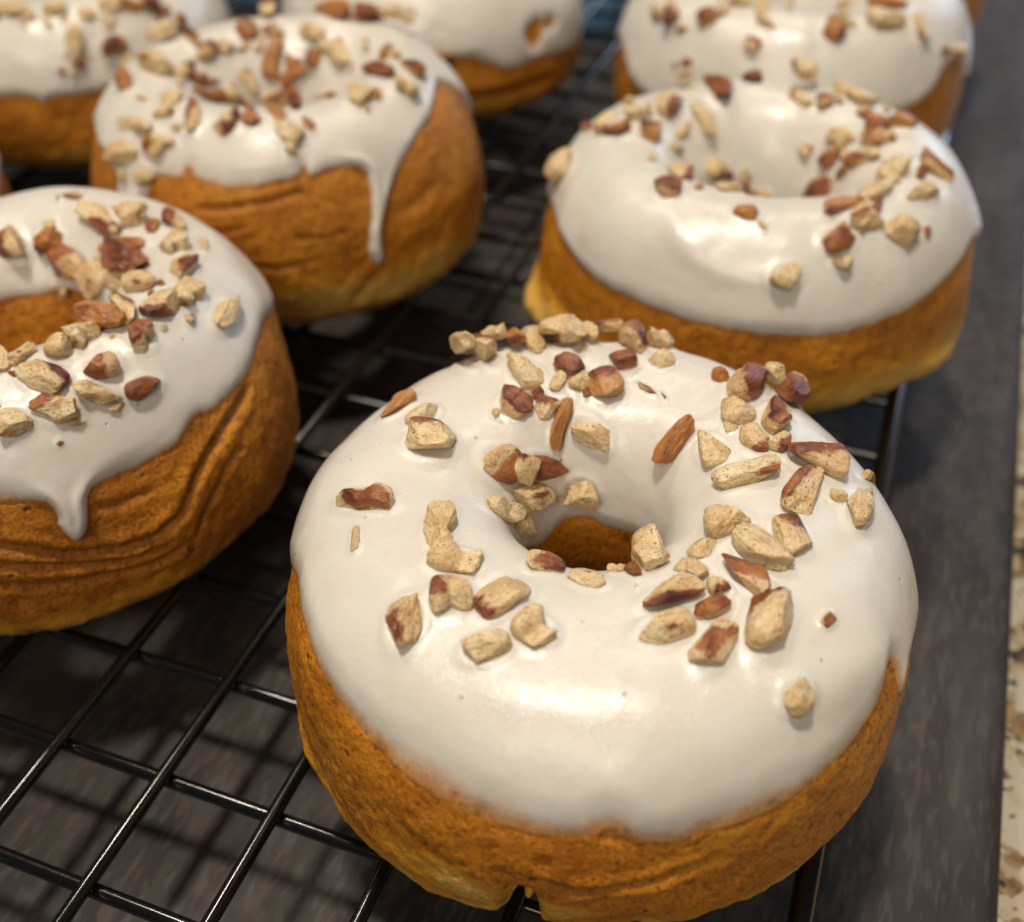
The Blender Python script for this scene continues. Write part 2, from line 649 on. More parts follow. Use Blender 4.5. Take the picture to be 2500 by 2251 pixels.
def nut_mesh(seed, hi, style):
    rg = np.random.RandomState(seed)
    V, F = ICO4 if hi else ICO3
    n = V.copy()
    e = rg.uniform(2.2, 3.4)
    P = n / (np.sum(np.abs(n) ** e, axis=1, keepdims=True) ** (1 / e))
    if style == 'sliver':
        P[:, 1] += 0.45 * (P[:, 0] ** 2 - 0.4)                 # a bent shaving
    else:
        bend = rg.uniform(-0.35, 0.35)
        P[:, 1] += bend * (P[:, 0] ** 2 - 0.4)
        P[:, 1] *= 1 + rg.uniform(-0.35, 0.35) * P[:, 0]
        P[:, 2] *= 1 + rg.uniform(-0.30, 0.30) * P[:, 0]
    for k in range(rg.randint(5, 10)):                           # broken faces
        d = unit(rg.normal(size=3) * np.array([1, 1, 0.8]))
        lim = rg.uniform(0.55, 0.82)
        x = P @ d
        ov = np.maximum(0, x - lim)
        P -= ov[:, None] * 0.97 * d
    if style == 'lobed':
        c = rg.uniform(-0.3, 0.3)
        P[:, 1] += np.sign(rg.uniform(-1, 1)) * -0.5 * np.exp(-((P[:, 0] - c) / 0.32) ** 2) * (P[:, 1] > 0) * P[:, 1]
        P[:, 2] -= 0.35 * np.exp(-((P[:, 0] - c) / 0.3) ** 2) * (P[:, 2] > 0)
    off = rg.uniform(-40, 40, 3)
    P += n * (0.11 * fbm(P + off, 1.2, 2, seed)[:, None] + 0.055 * fbm(P + off, 3.6, 3, seed + 5)[:, None])
    P -= (P.max(0) + P.min(0)) / 2
    P /= (P.max(0) - P.min(0)) / 2                              # spans -1..1 on each axis
    P *= 0.0025                                                 # half length 2.5 mm at scale 1
    me = make_mesh('nut_piece', P, F, M_NUT)
    return me


NUTS = {}
for hi in (True, False):
    NUTS[hi] = {'chunk': [nut_mesh(100 + k, hi, 'chunk') for k in range(16 if hi else 10)],
                'lobed': [nut_mesh(300 + k, hi, 'lobed') for k in range(10 if hi else 6)],
                'sliver': [nut_mesh(500 + k, hi, 'sliver') for k in range(4)]}
nut_rng = random.Random(11)


def doughnut(cfg):
    cx, cy, R = cfg['pos']
    Hh = cfg.get('H', 0.037)
    rh = cfg.get('hole', 0.0115)
    zr = cfg.get('zr', 0.0135)
    NU, NV = cfg.get('res', (520, 150))
    seed = cfg['seed']
    hi = cfg.get('hi', False)
    rr, zz = profile(R, rh, Hh, zr, cfg.get('n', 2.25), cfg.get('lip', 0.0005), cfg.get('n_in', 0.0), cfg.get('m_low', 2.15))
    ds = np.hypot(np.diff(rr), np.diff(zz))
    arc = np.concatenate([[0], np.cumsum(ds)])
    L = arc[-1]
    # start the section below the rim, so that the seam is underneath
    sv = np.linspace(0, L, NV, endpoint=False) - 0.16 * L
    r_s = np.interp(sv % L, arc, rr)
    z_s = np.interp(sv % L, arc, zz)
    thf = math.atan2(-cy, -cx)                                   # towards the viewer
    rel = np.linspace(-math.pi, math.pi, NU, endpoint=False)
    TH = rel + thf
    # gentle unevenness: ring not quite round, top not quite level
    C1 = np.stack([np.cos(TH), np.sin(TH), np.full(NU, seed * 3.1)], 1)
    rad_var = 1 + 0.018 * vnoise(C1, 1.3, seed)
    top_var = 1 + cfg.get('topvar', 0.035) * vnoise(C1, 1.1, seed + 9)
    Rg = r_s[None, :] * np.ones((NU, 1))
    Rg = Rg + (rad_var[:, None] - 1) * R * sstep(Rg, rh, R)
    Zg = np.where(z_s > zr, zr + (z_s - zr), z_s)[None, :] * np.ones((NU, 1))
    Zg = np.where(Zg > zr, zr + (Zg - zr) * top_var[:, None], Zg)
    base = np.stack([Rg * np.cos(TH)[:, None], Rg * np.sin(TH)[:, None], Zg], -1)
    hs = cfg.get('hole_shift', (0, 0))                           # hole punched a little off centre
    hw = 1 - sstep(Rg, rh * 0.9, R * 0.92)
    base[..., 0] += hs[0] * hw
    base[..., 1] += hs[1] * hw
    low = fbm(base + seed, 60, 2, seed)
    # section normals
    dr = np.gradient(np.concatenate([r_s[-2:], r_s, r_s[:2]]))[2:-2]
    dz = np.gradient(np.concatenate([z_s[-2:], z_s, z_s[:2]]))[2:-2]
    nl = np.hypot(dr, dz)
    nr, nz = dz / nl, -dr / nl
    N = np.stack([nr[None, :] * np.cos(TH)[:, None], nr[None, :] * np.sin(TH)[:, None], nz[None, :] * np.ones((NU, 1))], -1)
    keep_bottom = sstep(Zg, 0.0, 0.003)
    base = base + N * (low * 0.0009 * keep_bottom)[..., None]
    S = sv[None, :] * np.ones((NU, 1))
    X = rel[:, None] * R * 0.97 * np.ones((1, NV))

    iu = np.arange(NU)[:, None]
    iv = np.arange(NV)[None, :]
    quads = np.stack([iu * NV + iv, ((iu + 1) % NU) * NV + iv, ((iu + 1) % NU) * NV + (iv + 1) % NV, iu * NV + (iv + 1) % NV], -1).reshape(-1, 4)
    ctr = np.array([cx, cy, 0.0])
    wb = base.reshape(-1, 3) + ctr
    bvh = BVHTree.FromPolygons([tuple(v) for v in wb], [tuple(int(i) for i in f) for f in quads])

    def pick(px, py):
        """layout pixel -> (x, s) on this doughnut's crust; walks inwards if it just misses"""
        ccx, ccy, _ = project((cx, cy, Hh * 0.6))
        for k in range(60):
            h = bvh.ray_cast(Vector(EYE), Vector(ray(px, py)))
            if h[0] is not None:
                fi = h[2]
                u, v = fi // NV, fi % NV
                return rel[u] * R * 0.97, sv[v]
            px += (ccx - px) * 0.012
            py += (ccy - py) * 0.012
        return None

    # ---- glaze outline on the outside of the ring
    s_top = float(np.interp(0, -np.sign(np.diff(np.append(z_s, z_s[0]))) * 0, [0])) if False else sv[int(np.argmax(z_s))]
    up_mask = (sv > 0) & (sv < s_top)
    zs_up, ss_up = z_s[up_mask], sv[up_mask]

    def s_at(z):
        return float(np.interp(z, zs_up, ss_up))
    sb = s_at(cfg.get('back_z', 0.018))
    pts = [p for p in (pick(*e) for e in cfg.get('edge', [])) if p is not None]
    half = math.pi * R * 0.97
    wig = np.random.RandomState(seed)
    if pts:
        x_l, x_r = pts[0][0], pts[-1][0]
        s_l, s_r = pts[0][1], pts[-1][1]
        left, right = [], []
        for k in range(24):
            x = -half * 1.25 + (x_l + half * 1.25) * k / 24
            b = sstep(abs(x - x_l), 0, 0.02)
            left.append((x, s_l + (sb - s_l) * b + 0.0012 * b * float(vnoise(np.array([x, 0, seed * 1.7]), 150, seed))))
        for k in range(1, 25):
            x = x_r + (half * 1.25 - x_r) * k / 24
            b = sstep(abs(x - x_r), 0, 0.02)
            right.append((x, s_r + (sb - s_r) * b + 0.0012 * b * float(vnoise(np.array([x - 2 * half, 0, seed * 1.7]), 150, seed))))
        poly = left + pts + right
    else:
        poly = []
        for k in range(140):
            x = -half * 1.25 + 2.5 * half * k / 139
            xx = (x + half) % (2 * half)
            poly.append((x, sb + 0.0018 * float(vnoise(np.array([xx, 0, seed * 1.7]), 120, seed))))
    # round the corners of the hand-read outline a little
    pp = np.array(poly)
    for _ in range(1):
        q = np.empty((2 * len(pp) - 2, 2))
        q[0::2] = pp[:-1] * 0.75 + pp[1:] * 0.25
        q[1::2] = pp[:-1] * 0.25 + pp[1:] * 0.75
        pp = q
    d_out = polydist(X, S, pp[:, 0], pp[:, 1])
    sd = np.where(above(X, S, pp[:, 0], pp[:, 1]), d_out, -d_out)
    sd = sd + 0.00035 * fbm(base, 330, 3, seed + 60) * (1 - sstep(np.abs(sd), 0.0015, 0.004))
    # inner edge inside the hole
    z_in = cfg.get('in_z', 0.014) + 0.0015 * vnoise(C1, 2.2, seed + 4)
    dn = (sv > s_top) & (sv < 0.80 * L)
    s_in = np.interp(-z_in, -z_s[dn], sv[dn])
    sd = np.minimum(sd, s_in[:, None] - S)
    for (px, py, rad) in cfg.get('bare', []):
        p = pick(px, py)
        if p:
            wob = 1 + 0.35 * vnoise(base, 350, seed + 3)
            sd = np.minimum(sd, np.hypot(X - p[0], S - p[1]) - rad * wob)

    # ---- crust: creases, lumps, lip
    disp = 0.00034 * fbm(base, 170, 3, seed + 2) + 0.00022 * fbm(base, 620, 3, seed + 6)
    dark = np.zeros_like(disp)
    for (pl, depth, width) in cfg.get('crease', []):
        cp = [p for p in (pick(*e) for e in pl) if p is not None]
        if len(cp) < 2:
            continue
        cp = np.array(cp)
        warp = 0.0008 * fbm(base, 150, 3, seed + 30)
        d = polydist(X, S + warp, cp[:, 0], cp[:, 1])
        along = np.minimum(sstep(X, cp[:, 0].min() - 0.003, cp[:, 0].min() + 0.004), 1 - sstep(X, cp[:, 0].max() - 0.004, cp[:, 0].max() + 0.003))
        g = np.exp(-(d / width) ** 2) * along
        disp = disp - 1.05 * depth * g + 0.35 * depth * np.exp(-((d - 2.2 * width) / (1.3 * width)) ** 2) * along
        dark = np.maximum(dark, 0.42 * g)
    for (px, py, rad, dep) in cfg.get('pit', []):
        p = pick(px, py)
        if p:
            g = np.exp(-((X - p[0]) ** 2 + ((S - p[1]) * 1.2) ** 2) / (rad * rad * (1 + 0.5 * vnoise(base, 420, seed))))
            disp = disp - dep * g
    for (px, py, half_mm, amp) in cfg.get('flange', []):
        p = pick(px, py)
        if p:
            g = np.exp(-((X - p[0]) / half_mm) ** 2) * np.exp(-((Zg - 0.0085) / 0.0026) ** 2) * (S < s_top)
            disp = disp + amp * g * (1 + 0.3 * fbm(base, 200, 2, seed + 70))
    lipn = 0.0006 * fbm(base, 260, 3, seed + 12) * np.exp(-((Zg - 0.0065) / 0.003) ** 2)
    disp = disp + lipn
    for (px, py, rad, dep) in cfg.get('notch', []):             # a bite out of the lower rim
        p = pick(px, py)
        if p:
            g = np.exp(-((X - p[0] + 0.0012 * fbm(base, 420, 3, seed + 55)) / rad) ** 2) * (1 - sstep(S, p[1] - 0.001, p[1] + 0.004))
            disp = disp - dep * g * (1 + 0.6 * vnoise(base, 600, seed + 2))
    cover = sstep(sd, -0.0003, 0.0020)
    disp = disp * (1 - cover) - 0.0002 * cover
    crust = base + N * (disp * keep_bottom)[..., None]
    crust[..., 2] = np.maximum(crust[..., 2], 0.0)
    pale_z = cfg.get('pale_z', 0.0070)
    pale = 1 - sstep(Zg + 0.0034 * fbm(base, 80, 3, seed + 8), pale_z - 0.0055, pale_z + 0.0075)
    pale = np.where(S > s_top, pale * 0.4, pale)
    for (px, py, rad) in cfg.get('pale_at', []):
        p = pick(px, py)
        if p:
            d = np.hypot(X - p[0], (S - p[1]) * 2.0) / rad + 0.35 * fbm(base, 160, 3, seed + 40)
            pale = np.maximum(pale, 0.9 * (1 - sstep(d, 0.2, 1.1)))

    root = bpy.data.objects.new('glazed_doughnut', None)
    COL.objects.link(root)
    root.location = tuple(ctr)
    tag(root, cfg['label'], 'doughnut', 'glazed doughnuts cooling on the rack')
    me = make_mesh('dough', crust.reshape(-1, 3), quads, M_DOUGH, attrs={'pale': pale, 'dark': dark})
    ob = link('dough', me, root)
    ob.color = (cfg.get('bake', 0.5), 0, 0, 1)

    # ---- glaze
    w_edge = np.full(NU, cfg.get('edge_w', 0.0026))
    for (px, py, half_mm, wv) in cfg.get('soft', []):           # stretches where the glaze runs out thin
        p = pick(px, py)
        if p:
            g = np.exp(-((rel * R * 0.97 - p[0]) / half_mm) ** 2)
            w_edge = w_edge * (1 - g) + wv * g
    wg = w_edge[:, None]
    xx = np.clip(sd / wg, 0, 1)
    soft = np.clip((wg - 0.0014) / 0.003, 0, 1)
    prof = np.sqrt(np.maximum(0, 1 - (1 - xx) ** 2)) * (1 - soft) + (xx * xx * (3 - 2 * xx) * 0.75 + 0.25 * xx) * soft
    t0 = cfg.get('thick', 0.00105) * (1 + 0.33 * fbm(base, 75, 2, seed + 20) + 0.10 * fbm(base, 240, 2, seed + 21))
    for (pl, hgt, width) in cfg.get('ridge', []):
        cp = [p for p in (pick(*e) for e in pl) if p is not None]
        if len(cp) < 2:
            continue
        cp = np.array(cp)
        d = polydist(X, S, cp[:, 0], cp[:, 1])
        along = np.minimum(sstep(X, cp[:, 0].min() - 0.002, cp[:, 0].min() + 0.006), 1 - sstep(X, cp[:, 0].max() - 0.003, cp[:, 0].max() + 0.003))
        t0 = t0 + hgt * np.exp(-(d / width) ** 2) * along
    bead = cfg.get('bead', 0.0003) * np.exp(-((sd - 0.0012) / 0.0009) ** 2) * (1 - soft)
    t = (t0 + bead) * prof
    t = np.where(sd < 0, -0.0005 * np.clip(-sd / 0.0003, 0, 1), t)
    G = base + N * (t * 1.0 + np.where(sd > 0, 0.00004, 0))[..., None]
    keep = (sd.reshape(-1)[quads].max(1) > -0.0006)
    gq = quads[keep]
    used = np.unique(gq)
    remap = np.full(NU * NV, -1)
    remap[used] = np.arange(len(used))
    gv = G.reshape(-1, 3)[used]
    gq = remap[gq]
    # ---- nut pieces sitting in the glaze
    gb = BVHTree.FromPolygons([tuple(v) for v in (gv + ctr)], [tuple(int(i) for i in f) for f in gq])
    ccx, ccy, _ = project((cx, cy, Hh * 0.8))
    ox, oy, k = cfg.get('nut_frame', (0, 0, 1))
    placed = []
    nuts = list(cfg.get('nuts', []))
    for _ in range(cfg.get('extra', 0)):                         # crumbs scattered between the larger pieces
        b_ = nut_rng.choice(cfg['nuts'])
        z_ = nut_rng.uniform(0.30, 0.75) if not hi else nut_rng.uniform(0.22, 0.5)
        rr_ = max(b_[2], b_[3]) * nut_rng.uniform(0.65, 1.3)
        aa_ = nut_rng.uniform(0, 6.28)
        nuts.append((b_[0] + rr_ * math.cos(aa_), b_[1] + 0.7 * rr_ * math.sin(aa_), b_[2] * z_, b_[3] * z_, nut_rng.uniform(-90, 90), nut_rng.choice('cccmso')))
    gw = gv + ctr
    rise = np.zeros(len(gv))
    for ni, it in enumerate(nuts):
        nx, ny, ln, wd, ang, typ = it
        px, py = ox + nx * k, oy + ny * k
        ns = cfg.get('nut_scale', 1.0)
        ln, wd = ln * k * ns, wd * k * ns
        if wd > ln:
            ln, wd, ang = wd, ln, ang + 90
        hit = None
        qx, qy = px, py
        for step in range(80):
            h = gb.ray_cast(Vector(EYE), Vector(ray(qx, qy)))
            if h[0] is not None:
                hit = h
                break
            qx += (ccx - qx) * 0.01
            qy += (ccy - qy) * 0.01
        if hit is None or (ni >= len(cfg['nuts']) and step > 0):
            continue
        P = np.array(hit[0])
        n = unit(np.array(hit[1]))
        if n @ (EYE - P) < 0:
            n = -n
        depth = (P - EYE) @ FWD
        mpp = depth * K / FPX                                    # metres per layout pixel
        a = math.radians(ang)
        dirw = math.cos(a) * RGT + math.sin(a) * UPV
        vdir = unit(P - EYE)
        # the axis lies in the surface and shows at this angle in the picture
        tdir = dirw - n * (dirw @ n)
        side = np.cross(n, dirw)
        plane_n = np.cross(vdir, dirw)
        ax = np.cross(n, plane_n)
        if np.linalg.norm(ax) < 0.25:
            ax = tdir
        ax = unit(ax)
        if ax @ dirw < 0:
            ax = -ax
        fore = max(0.55, np.linalg.norm(ax - vdir * (ax @ vdir)))
        Lm = ln * mpp / fore
        ay = unit(np.cross(n, ax))
        fy = max(0.60, np.linalg.norm(ay - vdir * (ay @ vdir)))
        Wm = wd * mpp / fy
        Wm = min(Wm, Lm * 1.05)
        Tm = min(Wm * nut_rng.uniform(0.62, 0.85), 0.0042)
        graze = float(sstep(abs(n @ vdir), 0.55, 0.25))
        Tm = Tm * (1 - graze) + wd * mpp * 0.95 * graze
        miss = math.hypot(qx - px, qy - py) * mpp
        style = 'sliver' if wd < ln * 0.42 else ('lobed' if (typ in 'cm' and nut_rng.random() < 0.38) else 'chunk')
        me = nut_rng.choice(NUTS[hi][style])
        # lift pieces that land on others
        lift = 0.0
        for (Q, rad, top) in placed:
            dd = np.linalg.norm((P - Q) - n * ((P - Q) @ n))
            lim = (rad + 0.5 * Wm) * 0.72
            if dd < lim:
                lift = max(lift, top * 0.55 * (1 - dd / lim) ** 0.5)
        dv = gw - P
        rho = np.hypot(dv @ ax / (Lm * 0.5), dv @ ay / (Wm * 0.5))
        near = np.abs(dv @ n) < 0.004
        rise = np.maximum(rise, 0.00030 * np.exp(-((rho - 1.0) / 0.30) ** 2) * near)
        c = P + n * (Tm * 0.30 + max(lift, min(miss, 0.0022)))
        placed.append((P, 0.5 * Wm, Tm * 0.8 + lift))
        tilt = nut_rng.uniform(-0.22, 0.22)
        n2 = unit(n + ay * tilt + ax * nut_rng.uniform(-0.12, 0.12))
        ax2 = unit(ax - n2 * (ax @ n2))
        ay2 = np.cross(n2, ax2)
        o = link('nut_piece', me, root)
        Mx = Matrix.Identity(4)
        flip = nut_rng.choice((-1, 1))
        for r_ in range(3):
            Mx[r_][0] = ax2[r_] * flip * Lm / 0.005
            Mx[r_][1] = ay2[r_] * flip * Wm / 0.005
            Mx[r_][2] = n2[r_] * Tm / 0.005
            Mx[r_][3] = c[r_] - ctr[r_]
        o.matrix_local = Mx
        u = nut_rng.random()
        sidev = nut_rng.uniform(0, 1)
        o.color = {'c': (0.97 + 0.1 * u, 0.10 * u, sidev, 1), 'm': (0.66 + 0.16 * u, 0.16 * u, sidev, 1),
                   's': (0.34 + 0.2 * u, 0.35, sidev, 1), 'o': (0.80 + 0.1 * u, 0.75 + 0.25 * u, sidev, 1)}[typ]
    gt = t.reshape(-1)[used]
    me = make_mesh('glaze', gv + N.reshape(-1, 3)[used] * (rise * (gt > 0.0003))[:, None], gq, M_GLAZE, attrs={'thick': np.clip(t.reshape(-1)[used] * 1000, 0, 5)})
    link('glaze', me, root)
    return root


D1 = dict(
    bake=0.5, nut_scale=0.98, extra=26, seed=1, pos=(-0.0272, 0.1003, 0.0428), H=0.0388, hole=0.0098, n=2.4, n_in=1.0, m_low=1.85, zr=0.0145, lip=0.0008, bead=0.0, thick=0.0009, res=(1000, 300), hi=True,
    flange=[(580, 1300, 0.016, 0.0016)],
    label='large front doughnut with smooth white glaze and chopped nuts, nearest the camera',
    edge=[(592, 1150), (602, 1230), (640, 1330), (700, 1430), (780, 1510), (860, 1572), (940, 1612), (1030, 1640), (1100, 1652), (1175, 1658),
          (1190, 1640), (1212, 1636), (1228, 1660), (1330, 1662), (1400, 1642), (1480, 1612), (1560, 1572), (1640, 1512), (1690, 1450), (1722, 1400),
          (1740, 1350), (1750, 1300), (1762, 1305), (1768, 1360), (1778, 1368), (1790, 1330)],
    edge_w=0.0032, soft=[(900, 1590, 0.022, 0.0066), (1200, 1640, 0.010, 0.0050), (1450, 1600, 0.014, 0.0058)],
    ridge=[([(1480, 1345), (1560, 1358), (1640, 1340), (1700, 1305), (1740, 1265)], 0.0008, 0.0030)],
    crease=[([(1050, 1735), (1150, 1760), (1300, 1740), (1420, 1690)], 0.0005, 0.0006),
            ([(1075, 1690), (1082, 1718)], 0.0006, 0.0004)],
    pit=[(1076, 1700, 0.0010, 0.0006), (1205, 1650, 0.0012, 0.0008)],
    notch=[(1022, 1782, 0.0019, 0.0042), (1000, 1786, 0.0012, 0.0020), (1050, 1790, 0.0009, 0.0014)], pale_at=[(900, 1745, 0.011), (1090, 1800, 0.007), (1560, 1740, 0.006)], hole_shift=(-0.0009, 0.0024),
    in_z=0.0215, back_z=0.020, pale_z=0.0090,
    nut_frame=(0, 0, 1), nuts=[])
z1 = [(490, 1060, 290, 130, -5, 'm'), (855, 1205, 200, 170, 80, 'c'), (935, 1360, 280, 140, -10, 'c'), (910, 1540, 230, 180, 0, 'm'),
      (1170, 1550, 290, 150, 30, 'm'), (690, 1660, 290, 190, 70, 'm'), (1090, 1790, 260, 140, 10, 'c'), (1325, 1710, 200, 190, -40, 'c'),
      (650, 600, 200, 60, 35, 'o'), (775, 645, 180, 90, 30, 'c'), (805, 780, 250, 140, -10, 'c'), (1225, 590, 170, 150, -40, 's'),
      (1385, 610, 110, 130, 80, 'm'), (1445, 680, 270, 90, 80, 'o'), (1605, 730, 240, 150, -40, 'c'), (1155, 880, 180, 200, 60, 's'),
      (1250, 900, 150, 180, 70, 'c'), (1365, 890, 140, 200, 80, 's'), (1290, 1040, 190, 170, 0, 'c'), (1155, 1115, 120, 150, 60, 'c'),
      (1240, 1180, 140, 110, -30, 'c'), (1545, 1005, 150, 180, 70, 'c'), (1365, 1385, 200, 80, -8, 'm'), (1590, 1455, 190, 80, -10, 'c'),
      (950, 310, 120, 140, 50, 'c'), (1055, 340, 190, 130, -20, 'm'), (1110, 250, 140, 90, 10, 'c'), (1215, 270, 90, 110, 60, 'o'),
      (1320, 290, 220, 130, -50, 'c'), (1280, 430, 190, 150, -40, 'c'), (1440, 180, 230, 110, 0, 'c'), (1480, 290, 220, 130, -20, 'm'),
      (1590, 250, 120, 110, 50, 'c'), (1660, 210, 200, 70, -5, 's'), (1800, 280, 180, 130, -45, 's'), (1755, 385, 150, 80, -8, 's'),
      (1500, 420, 110, 130, 60, 's'), (1440, 480, 110, 70, 60, 'c'), (1555, 480, 110, 110, 50, 'c'), (1670, 500, 160, 170, -70, 'o'),
      (1945, 375, 80, 130, 70, 'c'), (1940, 280, 150, 110, -20, 'm'), (1875, 510, 110, 30, -30, 's')]
z2 = [(850, 100, 180, 190, -50, 's'), (890, 25, 120, 60, 0, 'c'), (720, 50, 90, 80, 0, 'o'), (1000, 60, 110, 130, 70, 'c'),
      (1070, 140, 190, 150, -50, 's'), (810, 235, 180, 110, 0, 'c'), (990, 260, 190, 160, -70, 'm'), (890, 360, 150, 140, -60, 'm'),
      (1015, 390, 100, 120, 70, 'm'), (515, 370, 300, 100, 45, 'o'), (690, 410, 170, 160, -60, 'c'), (860, 535, 340, 120, 18, 'c'),
      (1200, 460, 320, 120, -18, 's'), (1130, 620, 260, 180, 60, 'm'), (1400, 700, 190, 140, 75, 'c'), (1300, 640, 90, 70, -20, 'c'),
      (765, 780, 230, 140, 10, 'c'), (920, 910, 320, 170, -38, 'c'), (1065, 840, 220, 170, -60, 'm'), (400, 950, 240, 200, 60, 'c'),
      (580, 1010, 150, 130, -50, 'c'), (645, 905, 160, 80, 30, 'c'), (850, 1030, 290, 120, -35, 's'), (720, 1090, 130, 90, 0, 'm'),
      (480, 1130, 310, 130, 20, 'm'), (450, 1290, 290, 160, 15, 'c'), (680, 1200, 190, 100, 25, 's'), (690, 1370, 260, 180, 60, 'm'),
      (950, 1260, 310, 230, 65, 'm'), (1105, 1615, 190, 160, 40, 'c'), (290, 1010, 80, 70, -40, 's'), (220, 1000, 90, 60, 0, 'c')]
D1['nuts'] = [(525.5 + .4 * a, 566 + .4 * b, .4 * c, .4 * d, e, f) for a, b, c, d, e, f in z1] + \
             [(1131.8 + .4 * a, 727.6 + .4 * b, .4 * c, .4 * d, e, f) for a, b, c, d, e, f in z2]

D2 = dict(
    bake=0.5, extra=36, seed=2, flange=[(1075, 520, 0.013, 0.0042), (1880, 620, 0.008, 0.0015)], pos=(-0.0255, 0.2072, 0.0432), zr=0.0120, H=0.0388, hole=0.0120, res=(640, 190),
    label='glazed doughnut just behind the front one, one round nut slice low on its glaze',
    edge=[(1100, 425), (1114, 470), (1140, 515), (1190, 558), (1260, 590), (1330, 622), (1400, 640), (1470, 652), (1540, 662), (1600, 666),
          (1680, 652), (1760, 622), (1820, 588), (1862, 552), (1886, 520), (1908, 480)],
    ridge=[([(1320, 420), (1340, 470), (1390, 520), (1460, 545), (1540, 555)], 0.0006, 0.0022)],
    soft=[(1500, 640, 0.03, 0.0032)], thick=0.0010,
    crease=[([(1060, 560), (1100, 620), (1180, 690), (1300, 740)], 0.0005, 0.0007)],
    in_z=0.013, back_z=0.0225, pale_z=0.0125,
    nut_frame=(1010.5, 0, 0.5),
    nuts=[(210, 660, 110, 90, 80, 'c'), (300, 510, 60, 40, 0, 's'), (400, 515, 120, 80, -10, 'm'), (495, 455, 110, 70, 20, 'c'), (545, 540, 110, 80, -10, 'o'),
          (615, 420, 100, 90, 60, 'm'), (665, 320, 90, 60, 40, 'c'), (745, 470, 160, 70, -70, 'c'), (820, 355, 120, 90, -60, 's'), (955, 320, 100, 60, 0, 's'),
          (1150, 290, 130, 90, -40, 'm'), (1235, 415, 70, 70, 0, 's'), (1310, 370, 80, 60, -40, 'c'), (1150, 400, 80, 50, -40, 'c'), (1370, 400, 110, 70, -20, 'c'),
          (1440, 500, 100, 60, -20, 's'), (1530, 490, 110, 60, -20, 'o'), (1440, 560, 90, 80, 60, 'o'), (1310, 545, 110, 70, 5, 'c'), (1265, 620, 100, 60, 60, 's'),
          (1370, 635, 70, 100, 80, 's'), (1410, 620, 60, 100, 80, 'c'), (1655, 670, 150, 70, -40, 's'), (1510, 700, 120, 100, 30, 'c'), (1440, 770, 140, 80, 30, 'c'),
          (1225, 750, 120, 110, 20, 's'), (1300, 820, 150, 60, 20, 'o'), (1610, 770, 70, 110, -80, 'c'), (1390, 880, 150, 80, -10, 'm'), (1525, 920, 140, 110, -15, 'c'),
          (1285, 945, 130, 110, 20, 's'), (660, 695, 110, 70, -10, 'm'), (615, 755, 110, 70, -10, 's'), (810, 680, 120, 90, -30, 'm'), (850, 755, 110, 50, -5, 'c'),
          (970, 775, 100, 50, 0, 's'), (925, 845, 100, 50, -20, 'o'), (1075, 1095, 130, 110, 15, 'c'), (1380, 850, 90, 60, 30, 'c')])

